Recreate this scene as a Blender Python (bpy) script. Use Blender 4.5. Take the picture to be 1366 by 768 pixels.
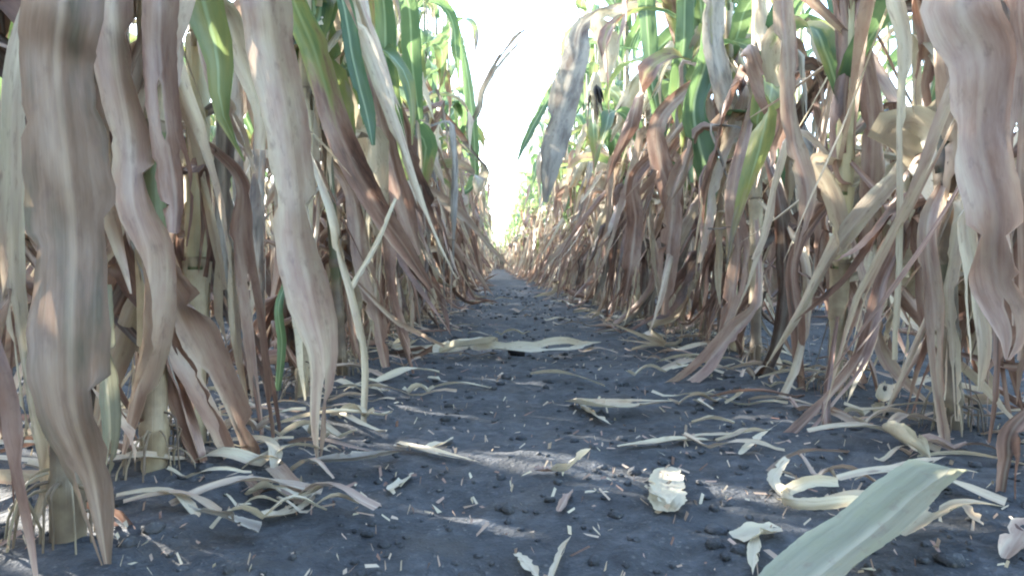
import bpy, math, random
import numpy as np
from mathutils import Matrix, Vector, noise

for o in list(bpy.data.objects):
    bpy.data.objects.remove(o)
SC = bpy.context.scene
COL = SC.collection
R = math.radians

# ------------------------------------------------------------------ camera
F, W, H = 950.0, 1366.0, 768.0          # focal length in photo pixels
CAM_Z = 0.198
cd = bpy.data.cameras.new('camera')
cam = bpy.data.objects.new('camera', cd); COL.objects.link(cam)
cd.sensor_width = 36.0; cd.lens = 36.0 * F / W
cd.clip_start = 0.02; cd.clip_end = 2000
cam.location = (0, 0, CAM_Z)
cam.rotation_euler = (R(90 - 1.93), 0, R(-1.39))
SC.camera = cam
CAMR = cam.rotation_euler.to_matrix()
CAMP = Vector((0, 0, CAM_Z))

# ------------------------------------------------------------------ light
SUN_EL, SUN_AZ = 21.0, -58.0              # azimuth from +Y (row direction), minus = left
wd = bpy.data.worlds.new('World'); SC.world = wd; wd.use_nodes = True
nt = wd.node_tree; nt.nodes.clear()
sky = nt.nodes.new('ShaderNodeTexSky'); sky.sky_type = 'NISHITA'; sky.sun_disc = False
sky.sun_elevation = R(SUN_EL); sky.sun_rotation = R(SUN_AZ)
sky.dust_density = 1.0; sky.air_density = 1.0; sky.ozone_density = 1.0
bg = nt.nodes.new('ShaderNodeBackground'); bg.inputs['Strength'].default_value = 0.15
out = nt.nodes.new('ShaderNodeOutputWorld')
nt.links.new(sky.outputs[0], bg.inputs[0]); nt.links.new(bg.outputs[0], out.inputs[0])
sd = bpy.data.lights.new('sun', 'SUN'); sd.energy = 2.4; sd.angle = R(0.6); sd.color = (1, 0.95, 0.86)
sun = bpy.data.objects.new('sun', sd); COL.objects.link(sun)
sdir = Vector((math.sin(R(SUN_AZ)) * math.cos(R(SUN_EL)), math.cos(R(SUN_AZ)) * math.cos(R(SUN_EL)), math.sin(R(SUN_EL))))
sun.rotation_euler = sdir.to_track_quat('Z', 'Y').to_euler()
sun.location = (-4, 3, 6)
SC.view_settings.view_transform = 'Standard'; SC.view_settings.look = 'None'
SC.view_settings.gamma = 1.0; SC.view_settings.exposure = 3.7
SC.cycles.use_denoising = True
SC.cycles.max_bounces = 10; SC.cycles.diffuse_bounces = 4; SC.cycles.transmission_bounces = 4
SC.cycles.filter_width = 2.1

# ------------------------------------------------------------------ field layout
XL, XR, ROW = -0.272, 0.487, 0.76

def pix(x, y, Y):
    d = CAMR @ Vector(((x - W / 2) / F, -(y - H / 2) / F, -1.0))
    return CAMP + d * (Y / d.y)

def gh(x, y):
    """height of the soil"""
    r = 0.012 * noise.noise((x * 2.2, y * 2.2, 0.3))
    r += 0.009 * noise.noise((x * 7, y * 7, 4.1))
    if abs(x) < 2.2 and -0.2 < y < 6:
        r += 0.0055 * noise.noise((x * 23, y * 23, 9.7))
        c = noise.noise((x * 55, y * 55, 2.2))
        r += 0.0045 * max(0, c) ** 1.3
        r += 0.0016 * noise.noise((x * 120, y * 120, 1.2))
    for rx in (XL, XR, XL - ROW, XR + ROW):
        r += 0.016 * math.exp(-((x - rx) / 0.11) ** 2)
    return r

def gnd(x, y, z=0.0):
    d = CAMR @ Vector(((x - W / 2) / F, -(y - H / 2) / F, -1.0))
    p = CAMP + d * (-CAM_Z / d.z)
    for _ in range(4):
        h = gh(p.x, p.y) + z
        p = CAMP + d * ((h - CAM_Z) / d.z)
    return p

# ------------------------------------------------------------------ node helpers
def newmat(name):
    m = bpy.data.materials.new(name); m.use_nodes = True
    t = m.node_tree; t.nodes.clear()
    return m, t

class NT:
    def __init__(s, t): s.t = t
    def n(s, typ, **kw):
        nd = s.t.nodes.new(typ)
        for k, v in kw.items(): setattr(nd, k, v)
        return nd
    def set(s, sock, v):
        if isinstance(v, bpy.types.NodeSocket): s.t.links.new(v, sock)
        elif v is not None: sock.default_value = v
    def math(s, op, a, b=None, c=None, clamp=False):
        nd = s.n('ShaderNodeMath', operation=op, use_clamp=clamp)
        for i, v in enumerate((a, b, c)): s.set(nd.inputs[i], v) if v is not None else None
        return nd.outputs[0]
    def mix(s, f, a, b, blend='MIX'):
        nd = s.n('ShaderNodeMix', data_type='RGBA', blend_type=blend)
        s.set(nd.inputs[0], f); s.set(nd.inputs[6], a); s.set(nd.inputs[7], b)
        return nd.outputs[2]
    def ramp(s, f, stops, interp='LINEAR'):
        nd = s.n('ShaderNodeValToRGB'); cr = nd.color_ramp; cr.interpolation = interp
        while len(cr.elements) < len(stops): cr.elements.new(0.5)
        for e, (p, c) in zip(cr.elements, stops):
            e.position = p; e.color = c if len(c) == 4 else (*c, 1)
        s.set(nd.inputs[0], f)
        return nd.outputs[0]
    def noise(s, vec, scale, detail=3, rough=0.55):
        nd = s.n('ShaderNodeTexNoise'); s.set(nd.inputs['Vector'], vec)
        nd.inputs['Scale'].default_value = scale; nd.inputs['Detail'].default_value = detail
        nd.inputs['Roughness'].default_value = rough
        return nd.outputs[0]
    def maprange(s, v, a, b, c=0, d=1):
        nd = s.n('ShaderNodeMapRange'); s.set(nd.inputs[0], v)
        for i, q in enumerate((a, b, c, d)): nd.inputs[i + 1].default_value = q
        return nd.outputs[0]

# ------------------------------------------------------------------ materials
def leaf_material():
    m, t = newmat('leaf_blade'); N = NT(t)
    lc = N.n('ShaderNodeAttribute', attribute_name='lc')          # (across, along, dry)
    rn = N.n('ShaderNodeAttribute', attribute_name='rnd')
    oi = N.n('ShaderNodeObjectInfo')
    sep = N.n('ShaderNodeSeparateXYZ'); N.set(sep.inputs[0], lc.outputs['Vector'])
    u, v, dry = sep.outputs
    oc = N.n('ShaderNodeSeparateColor'); N.set(oc.inputs[0], oi.outputs['Color'])
    hue = N.math('FRACT', N.math('ADD', rn.outputs['Fac'], oc.outputs[0]))
    off = N.math('MULTIPLY', hue, 37.0)
    cmb = N.n('ShaderNodeCombineXYZ')
    N.set(cmb.inputs[0], N.math('MULTIPLY', u, 16.0)); N.set(cmb.inputs[1], N.math('MULTIPLY', v, 8.0)); N.set(cmb.inputs[2], off)
    streak = N.noise(cmb.outputs[0], 1.0, 4, 0.65)
    cm2 = N.n('ShaderNodeCombineXYZ')
    N.set(cm2.inputs[0], N.math('MULTIPLY', u, 2.4)); N.set(cm2.inputs[1], N.math('MULTIPLY', v, 11.0)); N.set(cm2.inputs[2], off)
    blotch = N.noise(cm2.outputs[0], 1.0, 4, 0.6)
    cm3 = N.n('ShaderNodeCombineXYZ')
    N.set(cm3.inputs[0], N.math('MULTIPLY', u, 6.0)); N.set(cm3.inputs[1], N.math('MULTIPLY', v, 60.0)); N.set(cm3.inputs[2], off)
    spot = N.noise(cm3.outputs[0], 1.0, 3, 0.6)
    # dry tissue: straw, pinkish tan, tan, rust brown, weathered grey
    hb = N.math('ADD', hue, N.math('MULTIPLY', N.math('SUBTRACT', blotch, 0.5), 1.0), clamp=True)
    dcol = N.ramp(hb, [(0.0, (0.52, 0.45, 0.31)), (0.18, (0.44, 0.35, 0.25)), (0.38, (0.34, 0.230, 0.172)),
                       (0.56, (0.22, 0.122, 0.086)), (0.72, (0.085, 0.048, 0.035)), (0.88, (0.18, 0.155, 0.125)), (1.0, (0.31, 0.275, 0.22))])
    dcol = N.mix(N.maprange(streak, 0.50, 0.80, 0.0, 0.14), dcol, (0.48, 0.41, 0.34, 1))
    dcol = N.mix(N.maprange(streak, 0.46, 0.28, 0.0, 0.10), dcol, (0.20, 0.135, 0.11, 1))
    rib = N.maprange(N.math('ABSOLUTE', N.math('SUBTRACT', u, 0.5)), 0.015, 0.075, 1.0, 0.0)
    gg = N.mix(streak, (0.14, 0.145, 0.092, 1), (0.30, 0.295, 0.205, 1)); gg = N.mix(N.math('MULTIPLY', rib, 0.8), gg, (0.42, 0.40, 0.27, 1))
    gg = N.mix(N.maprange(blotch, 0.5, 0.7, 0, 0.6), gg, (0.24, 0.25, 0.13, 1))
    dcol = N.mix(oc.outputs[1], dcol, gg)
    dcol = N.mix(oc.outputs[2], dcol, N.mix(streak, (0.42, 0.37, 0.26, 1), (0.62, 0.57, 0.44, 1)))
    dcol = N.mix(N.maprange(spot, 0.57, 0.74, 0.0, 0.6), dcol, (0.17, 0.11, 0.085, 1))
    # living tissue
    gcol = N.ramp(N.math('ADD', hue, N.math('MULTIPLY', N.math('SUBTRACT', blotch, 0.5), 0.6), clamp=True),
                  [(0.0, (0.045, 0.105, 0.055)), (0.5, (0.08, 0.14, 0.06)), (0.80, (0.15, 0.19, 0.07)), (1.0, (0.27, 0.25, 0.08))])
    gcol = N.mix(N.maprange(streak, 0.4, 0.8, 0.0, 0.35), gcol, (0.16, 0.24, 0.13, 1))
    gcol = N.mix(N.math('MULTIPLY', rib, 0.75), gcol, (0.36, 0.46, 0.26, 1))
    dcol = N.mix(N.math('MULTIPLY', rib, 0.20), dcol, (0.62, 0.52, 0.40, 1))
    dn = N.math('ADD', dry, N.math('MULTIPLY', N.math('SUBTRACT', blotch, 0.5), 0.9))
    df = N.maprange(dn, 0.40, 0.58)
    edge = N.math('MULTIPLY', N.maprange(dn, 0.22, 0.45), 0.75)
    gcol = N.mix(edge, gcol, (0.36, 0.33, 0.09, 1))
    col = N.mix(df, gcol, dcol)
    bump = N.n('ShaderNodeBump'); bump.inputs['Strength'].default_value = 0.18; bump.inputs['Distance'].default_value = 0.004
    N.set(bump.inputs['Height'], N.math('ADD', streak, N.math('MULTIPLY', blotch, 1.2)))
    p = N.n('ShaderNodeBsdfPrincipled'); N.set(p.inputs['Base Color'], col)
    N.set(p.inputs['Roughness'], N.maprange(df, 0, 1, 0.40, 0.50)); N.set(p.inputs['Normal'], bump.outputs[0])
    p.inputs['Specular IOR Level'].default_value = 0.6
    tr = N.n('ShaderNodeBsdfTranslucent')
    N.set(tr.inputs[0], N.mix(df, N.mix(0.55, gcol, (0.20, 0.30, 0.11, 1)), dcol)); N.set(tr.inputs['Normal'], bump.outputs[0])
    mx = N.n('ShaderNodeMixShader'); N.set(mx.inputs[0], N.maprange(df, 0, 1, 0.46, 0.24))
    N.set(mx.inputs[1], p.outputs[0]); N.set(mx.inputs[2], tr.outputs[0])
    o = N.n('ShaderNodeOutputMaterial'); N.set(o.inputs[0], mx.outputs[0])
    return m

def stalk_material():
    """obj.color.r: 0 dry straw, 0.5 brown, 1 green"""
    m, t = newmat('stalk'); N = NT(t)
    lc = N.n('ShaderNodeAttribute', attribute_name='lc'); rn = N.n('ShaderNodeAttribute', attribute_name='rnd')
    sep = N.n('ShaderNodeSeparateXYZ'); N.set(sep.inputs[0], lc.outputs['Vector'])
    u, v, dry = sep.outputs
    tc = N.n('ShaderNodeTexCoord')
    cmb = N.n('ShaderNodeCombineXYZ')
    N.set(cmb.inputs[0], N.math('MULTIPLY', u, 30.0)); N.set(cmb.inputs[1], N.math('MULTIPLY', v, 6.0)); N.set(cmb.inputs[2], N.math('MULTIPLY', rn.outputs['Fac'], 20.0))
    streak = N.noise(cmb.outputs[0], 1.0, 4, 0.65)
    blotch = N.noise(tc.outputs['Object'], 22.0, 4, 0.6)
    green = N.mix(streak, (0.05, 0.075, 0.025, 1), (0.17, 0.19, 0.07, 1))
    straw = N.ramp(N.math('ADD', N.math('MULTIPLY', blotch, 0.7), N.math('MULTIPLY', rn.outputs['Fac'], 0.3)),
                   [(0.25, (0.10, 0.065, 0.045)), (0.45, (0.24, 0.18, 0.11)), (0.62, (0.42, 0.35, 0.22)), (0.85, (0.56, 0.49, 0.33))])
    straw = N.mix(N.maprange(streak, 0.5, 0.8, 0, 0.4), straw, (0.30, 0.21, 0.13, 1))
    col = N.mix(N.maprange(N.math('ADD', dry, N.math('MULTIPLY', N.math('SUBTRACT', blotch, 0.5), 0.8)), 0.4, 0.62), green, straw)
    oi = N.n('ShaderNodeObjectInfo'); oc = N.n('ShaderNodeSeparateColor'); N.set(oc.inputs[0], oi.outputs['Color'])
    col = N.mix(N.math('MULTIPLY', oc.outputs[0], N.maprange(blotch, 0.3, 0.6, 1.0, 0.6)), col, (0.055, 0.042, 0.035, 1))
    col = N.mix(N.math('MULTIPLY', oc.outputs[2], N.maprange(blotch, 0.35, 0.65, 0.6, 1.0)), col, N.mix(streak, (0.42, 0.37, 0.18, 1), (0.62, 0.57, 0.36, 1)))
    bump = N.n('ShaderNodeBump'); bump.inputs['Strength'].default_value = 0.4; bump.inputs['Distance'].default_value = 0.002
    N.set(bump.inputs['Height'], streak)
    p = N.n('ShaderNodeBsdfPrincipled'); N.set(p.inputs['Base Color'], col)
    p.inputs['Roughness'].default_value = 0.5; N.set(p.inputs['Normal'], bump.outputs[0])
    o = N.n('ShaderNodeOutputMaterial'); N.set(o.inputs[0], p.outputs[0])
    return m

def soil_material():
    m, t = newmat('soil'); N = NT(t)
    g = N.n('ShaderNodeNewGeometry'); pos = g.outputs['Position']
    a = N.noise(pos, 4.5, 6, 0.65); b = N.noise(pos, 60.0, 4, 0.65); c = N.noise(pos, 260.0, 3, 0.6)
    col = N.ramp(N.math('ADD', N.math('MULTIPLY', a, 0.5), N.math('MULTIPLY', b, 0.5)),
                 [(0.34, (0.018, 0.019, 0.021)), (0.5, (0.046, 0.049, 0.053)), (0.64, (0.088, 0.091, 0.096))])
    col = N.mix(N.maprange(N.noise(pos, 14.0, 4, 0.6), 0.52, 0.72, 0.0, 0.5), col, (0.080, 0.070, 0.058, 1))
    vo = N.n('ShaderNodeTexVoronoi'); N.set(vo.inputs['Vector'], pos); vo.inputs['Scale'].default_value = 85.0
    col = N.mix(N.maprange(vo.outputs['Distance'], 0.16, 0.02, 0, 0.5), col, (0.20, 0.19, 0.17, 1))
    col = N.mix(N.maprange(c, 0.64, 0.78, 0, 0.55), col, (0.26, 0.245, 0.21, 1))
    bump = N.n('ShaderNodeBump'); bump.inputs['Strength'].default_value = 0.8; bump.inputs['Distance'].default_value = 0.006
    N.set(bump.inputs['Height'], N.math('ADD', b, N.math('MULTIPLY', c, 0.5)))
    p = N.n('ShaderNodeBsdfPrincipled'); N.set(p.inputs['Base Color'], col)
    p.inputs['Roughness'].default_value = 0.85; p.inputs['Specular IOR Level'].default_value = 0.3
    N.set(p.inputs['Normal'], bump.outputs[0])
    o = N.n('ShaderNodeOutputMaterial'); N.set(o.inputs[0], p.outputs[0])
    return m

def plain(name, rgb, rough=0.7, nscale=60, var=0.5):
    m, t = newmat(name); N = NT(t)
    tc = N.n('ShaderNodeTexCoord'); n = N.noise(tc.outputs['Object'], nscale, 4)
    col = N.mix(n, (*[c * (1 - var) for c in rgb], 1), (*[min(1, c * (1 + var)) for c in rgb], 1))
    p = N.n('ShaderNodeBsdfPrincipled'); N.set(p.inputs['Base Color'], col); p.inputs['Roughness'].default_value = rough
    o = N.n('ShaderNodeOutputMaterial'); N.set(o.inputs[0], p.outputs[0])
    return m

M_LEAF = leaf_material(); M_STALK = stalk_material(); M_SOIL = soil_material()
M_ROOT = plain('root', (0.22, 0.15, 0.09)); M_SILK = plain('dark_silk', (0.018, 0.013, 0.011))
M_CLOD = plain('dark_clod', (0.012, 0.012, 0.013), 0.9)
M_TASSEL = plain('tassel', (0.40, 0.30, 0.17))

# ------------------------------------------------------------------ mesh data helpers
class MD:
    """quad mesh data: vertices, faces, (across, along, dry), random"""
    def __init__(s, V, Fq, L, rnd):
        s.V = np.asarray(V, np.float32); s.F = np.asarray(Fq, np.int32).reshape(-1, 4)
        s.L = np.asarray(L, np.float32); s.r = np.full(len(s.V), rnd, np.float32) if np.isscalar(rnd) else np.asarray(rnd, np.float32)
    def moved(s, m, rnd=None):
        A = np.array(m, np.float32)
        return MD(s.V @ A[:3, :3].T + A[:3, 3], s.F, s.L, s.r if rnd is None else rnd)
    @staticmethod
    def join(ms):
        V, Fq, L, r, k = [], [], [], [], 0
        for m in ms:
            V.append(m.V); Fq.append(m.F + k); L.append(m.L); r.append(m.r); k += len(m.V)
        return MD(np.concatenate(V), np.concatenate(Fq), np.concatenate(L), np.concatenate(r))
    def mesh(s, name, mat, smooth=True):
        me = bpy.data.meshes.new(name)
        nf = len(s.F)
        me.vertices.add(len(s.V)); me.vertices.foreach_set('co', s.V.ravel())
        me.loops.add(nf * 4); me.loops.foreach_set('vertex_index', s.F.ravel())
        me.polygons.add(nf); me.polygons.foreach_set('loop_start', np.arange(0, nf * 4, 4, dtype=np.int32))
        me.update(calc_edges=True)
        me.polygons.foreach_set('use_smooth', np.full(nf, smooth))
        a = me.attributes.new('lc', 'FLOAT_VECTOR', 'POINT'); a.data.foreach_set('vector', s.L.ravel())
        a = me.attributes.new('rnd', 'FLOAT', 'POINT'); a.data.foreach_set('value', s.r)
        me.materials.append(mat)
        return me

def add(name, data, parent=None, mat=None, hue=0.0):
    o = bpy.data.objects.new(name, data); COL.objects.link(o)
    if parent is not None: o.parent = parent
    if mat is not None: o.matrix_local = mat
    o.color = (hue, 0, 0, 1) if np.isscalar(hue) else (*hue, 1)
    return o

def tag(o, label=None, cat=None, group=None, kind=None):
    if label: o['label'] = label
    if cat: o['category'] = cat
    if group: o['group'] = group
    if kind: o['kind'] = kind
    return o

def spline(P, n):
    """Catmull-Rom through the rows of P, n samples"""
    P = np.asarray(P, float); k = len(P)
    if k == 2: return P[0] + (P[1] - P[0]) * np.linspace(0, 1, n)[:, None]
    Q = np.vstack([2 * P[0] - P[1], P, 2 * P[-1] - P[-2]])
    s = np.linspace(0, k - 1, n); i = np.minimum(s.astype(int), k - 2); f = (s - i)[:, None]
    a, b, c, d = Q[i], Q[i + 1], Q[i + 2], Q[i + 3]
    return 0.5 * (2 * b + (c - a) * f + (2 * a - 5 * b + 4 * c - d) * f ** 2 + (3 * b - a - 3 * c + d) * f ** 3)

def smooth_noise(rng, n, k):
    return spline(rng.uniform(-1, 1, (max(3, k), 1)), n)[:, 0]

def ribbon(pts, widths, ref, rng, nc=6, twist=0.0, fold=0.25, curl=0.0, wave=0.1, ragged=0.1, slits=0, dry=1.0, rnd=0.3, wl=0.07, crumple=0.16, pleat=0.10, torn=0, tails=0):
    """a leaf blade along pts; ref = direction the upper face looks to"""
    P = np.asarray(pts, float); n = len(P)
    T = np.gradient(P, axis=0); T /= np.linalg.norm(T, axis=1)[:, None] + 1e-9
    ref = np.asarray(ref, float)
    if ref.ndim == 1: ref = np.tile(ref, (n, 1))
    S = np.cross(T, ref); ln = np.linalg.norm(S, axis=1)[:, None]
    S = S / np.maximum(ln, 1e-6)
    for i in range(1, n):
        if (S[i] @ S[i - 1]) < 0: S[i] = -S[i]
        if ln[i] < 0.15: S[i] = S[i - 1]
    Nn = np.cross(S, T)
    tw = np.asarray(twist) * np.ones(n) + 0.0
    c, s_ = np.cos(tw)[:, None], np.sin(tw)[:, None]
    S, Nn = S * c + Nn * s_, Nn * c - S * s_
    seg = np.linalg.norm(np.diff(P, axis=0), axis=1); al = np.concatenate([[0], np.cumsum(seg)]); Ltot = al[-1]
    w = np.asarray(widths, float)
    us = np.linspace(-1, 1, nc + 1)
    kk = max(4, int(Ltot / wl)); sd0 = float(rng.uniform(0, 50))
    wl_, wr_ = smooth_noise(rng, n, kk), smooth_noise(rng, n, kk)
    rl, rr = smooth_noise(rng, n, kk) + 0.5 * rng.uniform(-1, 1, n), smooth_noise(rng, n, kk) + 0.5 * rng.uniform(-1, 1, n)
    cu = np.asarray(curl) * np.ones(n) * (1 + 0.5 * smooth_noise(rng, n, 5))
    fo = fold * (1 + 0.6 * smooth_noise(rng, n, 5))
    V = np.zeros((n, nc + 1, 3)); L = np.zeros((n, nc + 1, 3))
    tornl, tornr = np.ones(n), np.ones(n)            # sharp notches that run out along the margin
    for k in range(torn):
        arr = tornl if rng.random() < 0.5 else tornr
        i0 = int(n * rng.uniform(0.15, 0.95)); ln_ = int(rng.integers(2, max(3, n // 5) + 1)); m_ = min(ln_, n - i0)
        arr[i0:i0 + m_] = np.minimum(arr[i0:i0 + m_], np.linspace(rng.uniform(0.35, 0.9), 1, ln_)[:m_])
    zig = rng.uniform(0.4, 1.0, nc + 1) * np.where(np.arange(nc + 1) % 2 == 0, 1, -1)
    dr = np.asarray(dry) * np.ones(n)
    for j, u in enumerate(us):
        e = abs(u)
        rg = (1 + ragged * ((rl if u < 0 else rr) * e)) * (1 - (1 - (tornl if u < 0 else tornr)) * e ** 2)
        pl = pleat * zig[j] * (1 + 0.7 * smooth_noise(rng, n, 5)) if nc > 2 else 0.0
        a = cu * u
        cs = np.where(np.abs(cu) > 0.05, np.sin(a) / np.where(np.abs(cu) > 0.05, cu, 1), u)
        cn = np.where(np.abs(cu) > 0.05, (1 - np.cos(a)) / np.where(np.abs(cu) > 0.05, cu, 1), 0)
        hw = w / 2
        wv = wave * (wl_ if u < 0 else wr_) * e ** 1.5
        cr = np.array([noise.noise((u * 1.7 + sd0, float(q) * 26, sd0)) + 0.5 * noise.noise((u * 3.3, float(q) * 60, sd0 + 7)) for q in al]) if nc > 2 else 0.0
        V[:, j] = P + S * (hw * cs * rg)[:, None] + Nn * (hw * (cn + fo * e + wv + crumple * cr + pl))[:, None]
        L[:, j, 0] = (u + 1) / 2; L[:, j, 1] = al
        L[:, j, 2] = np.clip(dr + 0.12 * (e - 0.5) * (dr > 0.05), 0, 1)
    idx = np.arange(n * (nc + 1)).reshape(n, nc + 1)
    keep = np.ones((n - 1, nc), bool)
    for _ in range(slits):
        j = rng.integers(1, nc - 1) if nc > 3 else 0
        i0 = int(n * rng.uniform(0.45, 0.85)); ln_ = int(n * rng.uniform(0.06, 0.3)) + 1
        i1 = min(n - 1, i0 + ln_); keep[i0:i1, j] = False
        for q in (i0, i1): V[q, j] = V[q, j + 1] = (V[q, j] + V[q, j + 1]) / 2
    for _ in range(tails):                       # tip split into tails
        if nc < 3: break
        j = int(rng.integers(1, nc - 1)); i0 = int(n * rng.uniform(0.45, 0.8)); keep[i0:, j] = False
        V[i0, j] = V[i0, j + 1] = (V[i0, j] + V[i0, j + 1]) / 2
        sp = rng.uniform(0.0, 0.5) * w.max(); bk = rng.uniform(-0.6, 0.6) * w.max(); f = (np.linspace(0, 1, n - i0) ** 1.3)[:, None, None]
        cut = rng.uniform(0.0, 0.35)
        V[i0:, j + 1:] += f * (S[i0:, None] * sp + Nn[i0:, None] * bk) - f * T[i0:, None] * cut * Ltot * (1 - i0 / n)
    for _ in range(slits):                       # bites out of the margin
        j = 0 if rng.random() < 0.5 else nc - 1
        i0 = int(n * rng.uniform(0.25, 0.9)); ed, inn = (0, 1) if j == 0 else (nc, nc - 1)
        for q in range(i0, min(n, i0 + int(rng.integers(1, 4)))): V[q, ed] += (V[q, inn] - V[q, ed]) * rng.uniform(0.4, 0.95)
    A = np.stack([idx[:-1, :-1], idx[:-1, 1:], idx[1:, 1:], idx[1:, :-1]], -1)
    Fq = A[keep]
    return MD(V.reshape(-1, 3), Fq, L.reshape(-1, 3), rnd)

def blade_width(t, w, tip=0.55, base=0.6):
    """corn blade outline: narrow at the collar, widest at a third, long point"""
    b = base + (1 - base) * np.clip(t / 0.22, 0, 1) ** 0.8
    e = 1 - np.clip((t - tip) / (1 - tip), 0, 1) ** 1.7
    return w * b * np.maximum(e, 0.04)

def tube(pts, rad, ns=10, dry=1.0, rnd=0.3, cap=True):
    P = np.asarray(pts, float); n = len(P)
    T = np.gradient(P, axis=0); T /= np.linalg.norm(T, axis=1)[:, None] + 1e-9
    ref = np.array([1.0, 0, 0]) if abs(T[:, 0]).mean() < 0.8 else np.array([0, 0, 1.0])
    A = np.cross(T, ref); A /= np.linalg.norm(A, axis=1)[:, None]
    B = np.cross(T, A)
    th = np.linspace(0, 2 * np.pi, ns, endpoint=False)
    r = np.asarray(rad, float) * np.ones(n)
    V = P[:, None] + r[:, None, None] * (np.cos(th)[None, :, None] * A[:, None] + np.sin(th)[None, :, None] * B[:, None])
    al = np.concatenate([[0], np.cumsum(np.linalg.norm(np.diff(P, axis=0), axis=1))])
    L = np.zeros((n, ns, 3)); L[..., 0] = np.abs(np.linspace(-1, 1, ns))[None]; L[..., 1] = al[:, None]; L[..., 2] = (np.asarray(dry) * np.ones(n))[:, None]
    idx = np.arange(n * ns).reshape(n, ns); nx = np.roll(idx, -1, 1)
    Fq = np.stack([idx[:-1], nx[:-1], nx[1:], idx[1:]], -1).reshape(-1, 4)
    return MD(V.reshape(-1, 3), Fq, L.reshape(-1, 3), rnd)

# ------------------------------------------------------------------ library of leaf shapes (collar at origin, outwards = +X)
def hang_leaf(seed, L, w, n=24, nc=5, low=False):
    """a dead blade: leaves the stalk at an angle, breaks and hangs"""
    rng = np.random.default_rng(seed)
    out_ = rng.uniform(0.02, 0.12); up = out_ * rng.uniform(-0.3, 0.9)
    pts = [(0, 0, 0), (out_ * 0.55, 0, up * 0.8), (out_, rng.uniform(-.02, .02), up)]
    x, y, z = pts[-1]; k = 4; a = rng.normal(0, 0.16); b = rng.normal(0.06, 0.12)
    for i in range(k):
        d = L / k * rng.uniform(0.85, 1.0); a += rng.normal(0, 0.10); b += rng.normal(0, 0.08)
        x += d * math.sin(b); y += d * math.sin(a); z -= d * math.cos(a); pts.append((x, y, z))
    t = np.linspace(0, 1, n); Pl = np.asarray(pts, float); kk = np.linspace(0, 1, len(Pl))
    P = 0.45 * spline(pts, n) + 0.55 * np.stack([np.interp(t, kk, Pl[:, c]) for c in range(3)], 1)
    tw = rng.uniform(-1.2, 1.2) + rng.uniform(-2.2, 2.2) * t + 0.35 * smooth_noise(rng, n, 4)
    return ribbon(P, blade_width(t, w, rng.uniform(0.4, 0.85), 0.45), (1, 0, 0.3), rng, nc, tw, fold=rng.uniform(0.15, 0.8), curl=rng.uniform(0.0, 1.2),
                  wave=0.30, ragged=0.22, slits=0 if low else rng.integers(0, 3), dry=1.0, rnd=0.0, torn=2 if low else rng.integers(3, 9), tails=0 if low else rng.integers(0, 3), pleat=0.14)

def splay_leaf(seed, n=16, nc=4):
    """a dead lower leaf that leans out from the foot and trails on the soil"""
    rng = np.random.default_rng(seed); d = rng.uniform(0.10, 0.26); z0 = rng.uniform(0.10, 0.24)
    pts = [(0, 0, 0), (d * 0.25, 0, 0.0), (d * 0.55, rng.uniform(-.03, .03), -z0 * 0.55), (d * 0.85, rng.uniform(-.05, .05), -z0 * 0.97), (d * 1.2, rng.uniform(-.08, .08), -z0), (d * 1.5, rng.uniform(-.1, .1), -z0)]
    t = np.linspace(0, 1, n)
    return ribbon(spline(pts, n), blade_width(t, rng.uniform(0.010, 0.034), 0.5), (0.5, 0, 1), rng, nc, rng.uniform(-1, 1) + rng.uniform(-1.2, 1.2) * t, rng.uniform(0.1, 0.5), rng.uniform(0.2, 1.8), 0.35, 0.25, 0 if nc < 4 else rng.integers(0, 3), 1.0, 0.0), z0

def arch_leaf(seed, L, w, n=20, nc=4, droop=1.0, dry0=0.05, dry1=0.3):
    rng = np.random.default_rng(seed)
    ang = R(rng.uniform(55, 78)); x = z = y = 0.0; P = [(0, 0, 0)]; k = 8
    for i in range(k):
        x += L / k * math.cos(ang); z += L / k * math.sin(ang); y += rng.uniform(-0.015, 0.015)
        ang -= droop * R(rng.uniform(12, 24)) * (0.5 + i / k * 1.2); ang = max(ang, R(-88))
        P.append((x, y, z))
    P = spline(P, n); t = np.linspace(0, 1, n)
    tw = rng.uniform(-0.4, 0.4) + rng.uniform(-1.5, 1.5) * t ** 2
    return ribbon(P, blade_width(t, w, 0.42, 0.75), (-0.3, 0, 1), rng, nc, tw, fold=0.25, curl=0.2, wave=0.3, ragged=0.05,
                  dry=dry0 + (dry1 - dry0) * t ** 2, rnd=0.0, wl=0.09)

rng0 = np.random.default_rng(11)
DRY_MD = [hang_leaf(100 + i, rng0.uniform(0.22, 0.60), rng0.uniform(0.020, 0.056)) for i in range(40)]
SHRED_MD = [hang_leaf(300 + i, rng0.uniform(0.14, 0.42), rng0.uniform(0.006, 0.020), 14, 3) for i in range(20)]
GRN_MD = [arch_leaf(500 + i, rng0.uniform(0.40, 0.62), rng0.uniform(0.042, 0.066), droop=rng0.uniform(1.2, 2.5), dry1=rng0.uniform(0.1, 1.0)) for i in range(16)]
HALF_MD = [arch_leaf(600 + i, rng0.uniform(0.4, 0.6), rng0.uniform(0.04, 0.06), droop=rng0.uniform(1.9, 2.8), dry0=rng0.uniform(0.2, 0.5), dry1=1.2) for i in range(10)]
SPLAY_MD = [splay_leaf(700 + i) for i in range(12)]; SPLAY = [m.mesh('trailing_leaf', M_LEAF) for m, _ in SPLAY_MD]
LOW_SPLAY = [splay_leaf(720 + i, 7, 2) for i in range(8)]
DRY = [m.mesh('dry_leaf', M_LEAF) for m in DRY_MD]; SHRED = [m.mesh('leaf_shred', M_LEAF) for m in SHRED_MD]
GRN = [m.mesh('green_leaf', M_LEAF) for m in GRN_MD]; HALF = [m.mesh('half_dry_leaf', M_LEAF) for m in HALF_MD]
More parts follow.
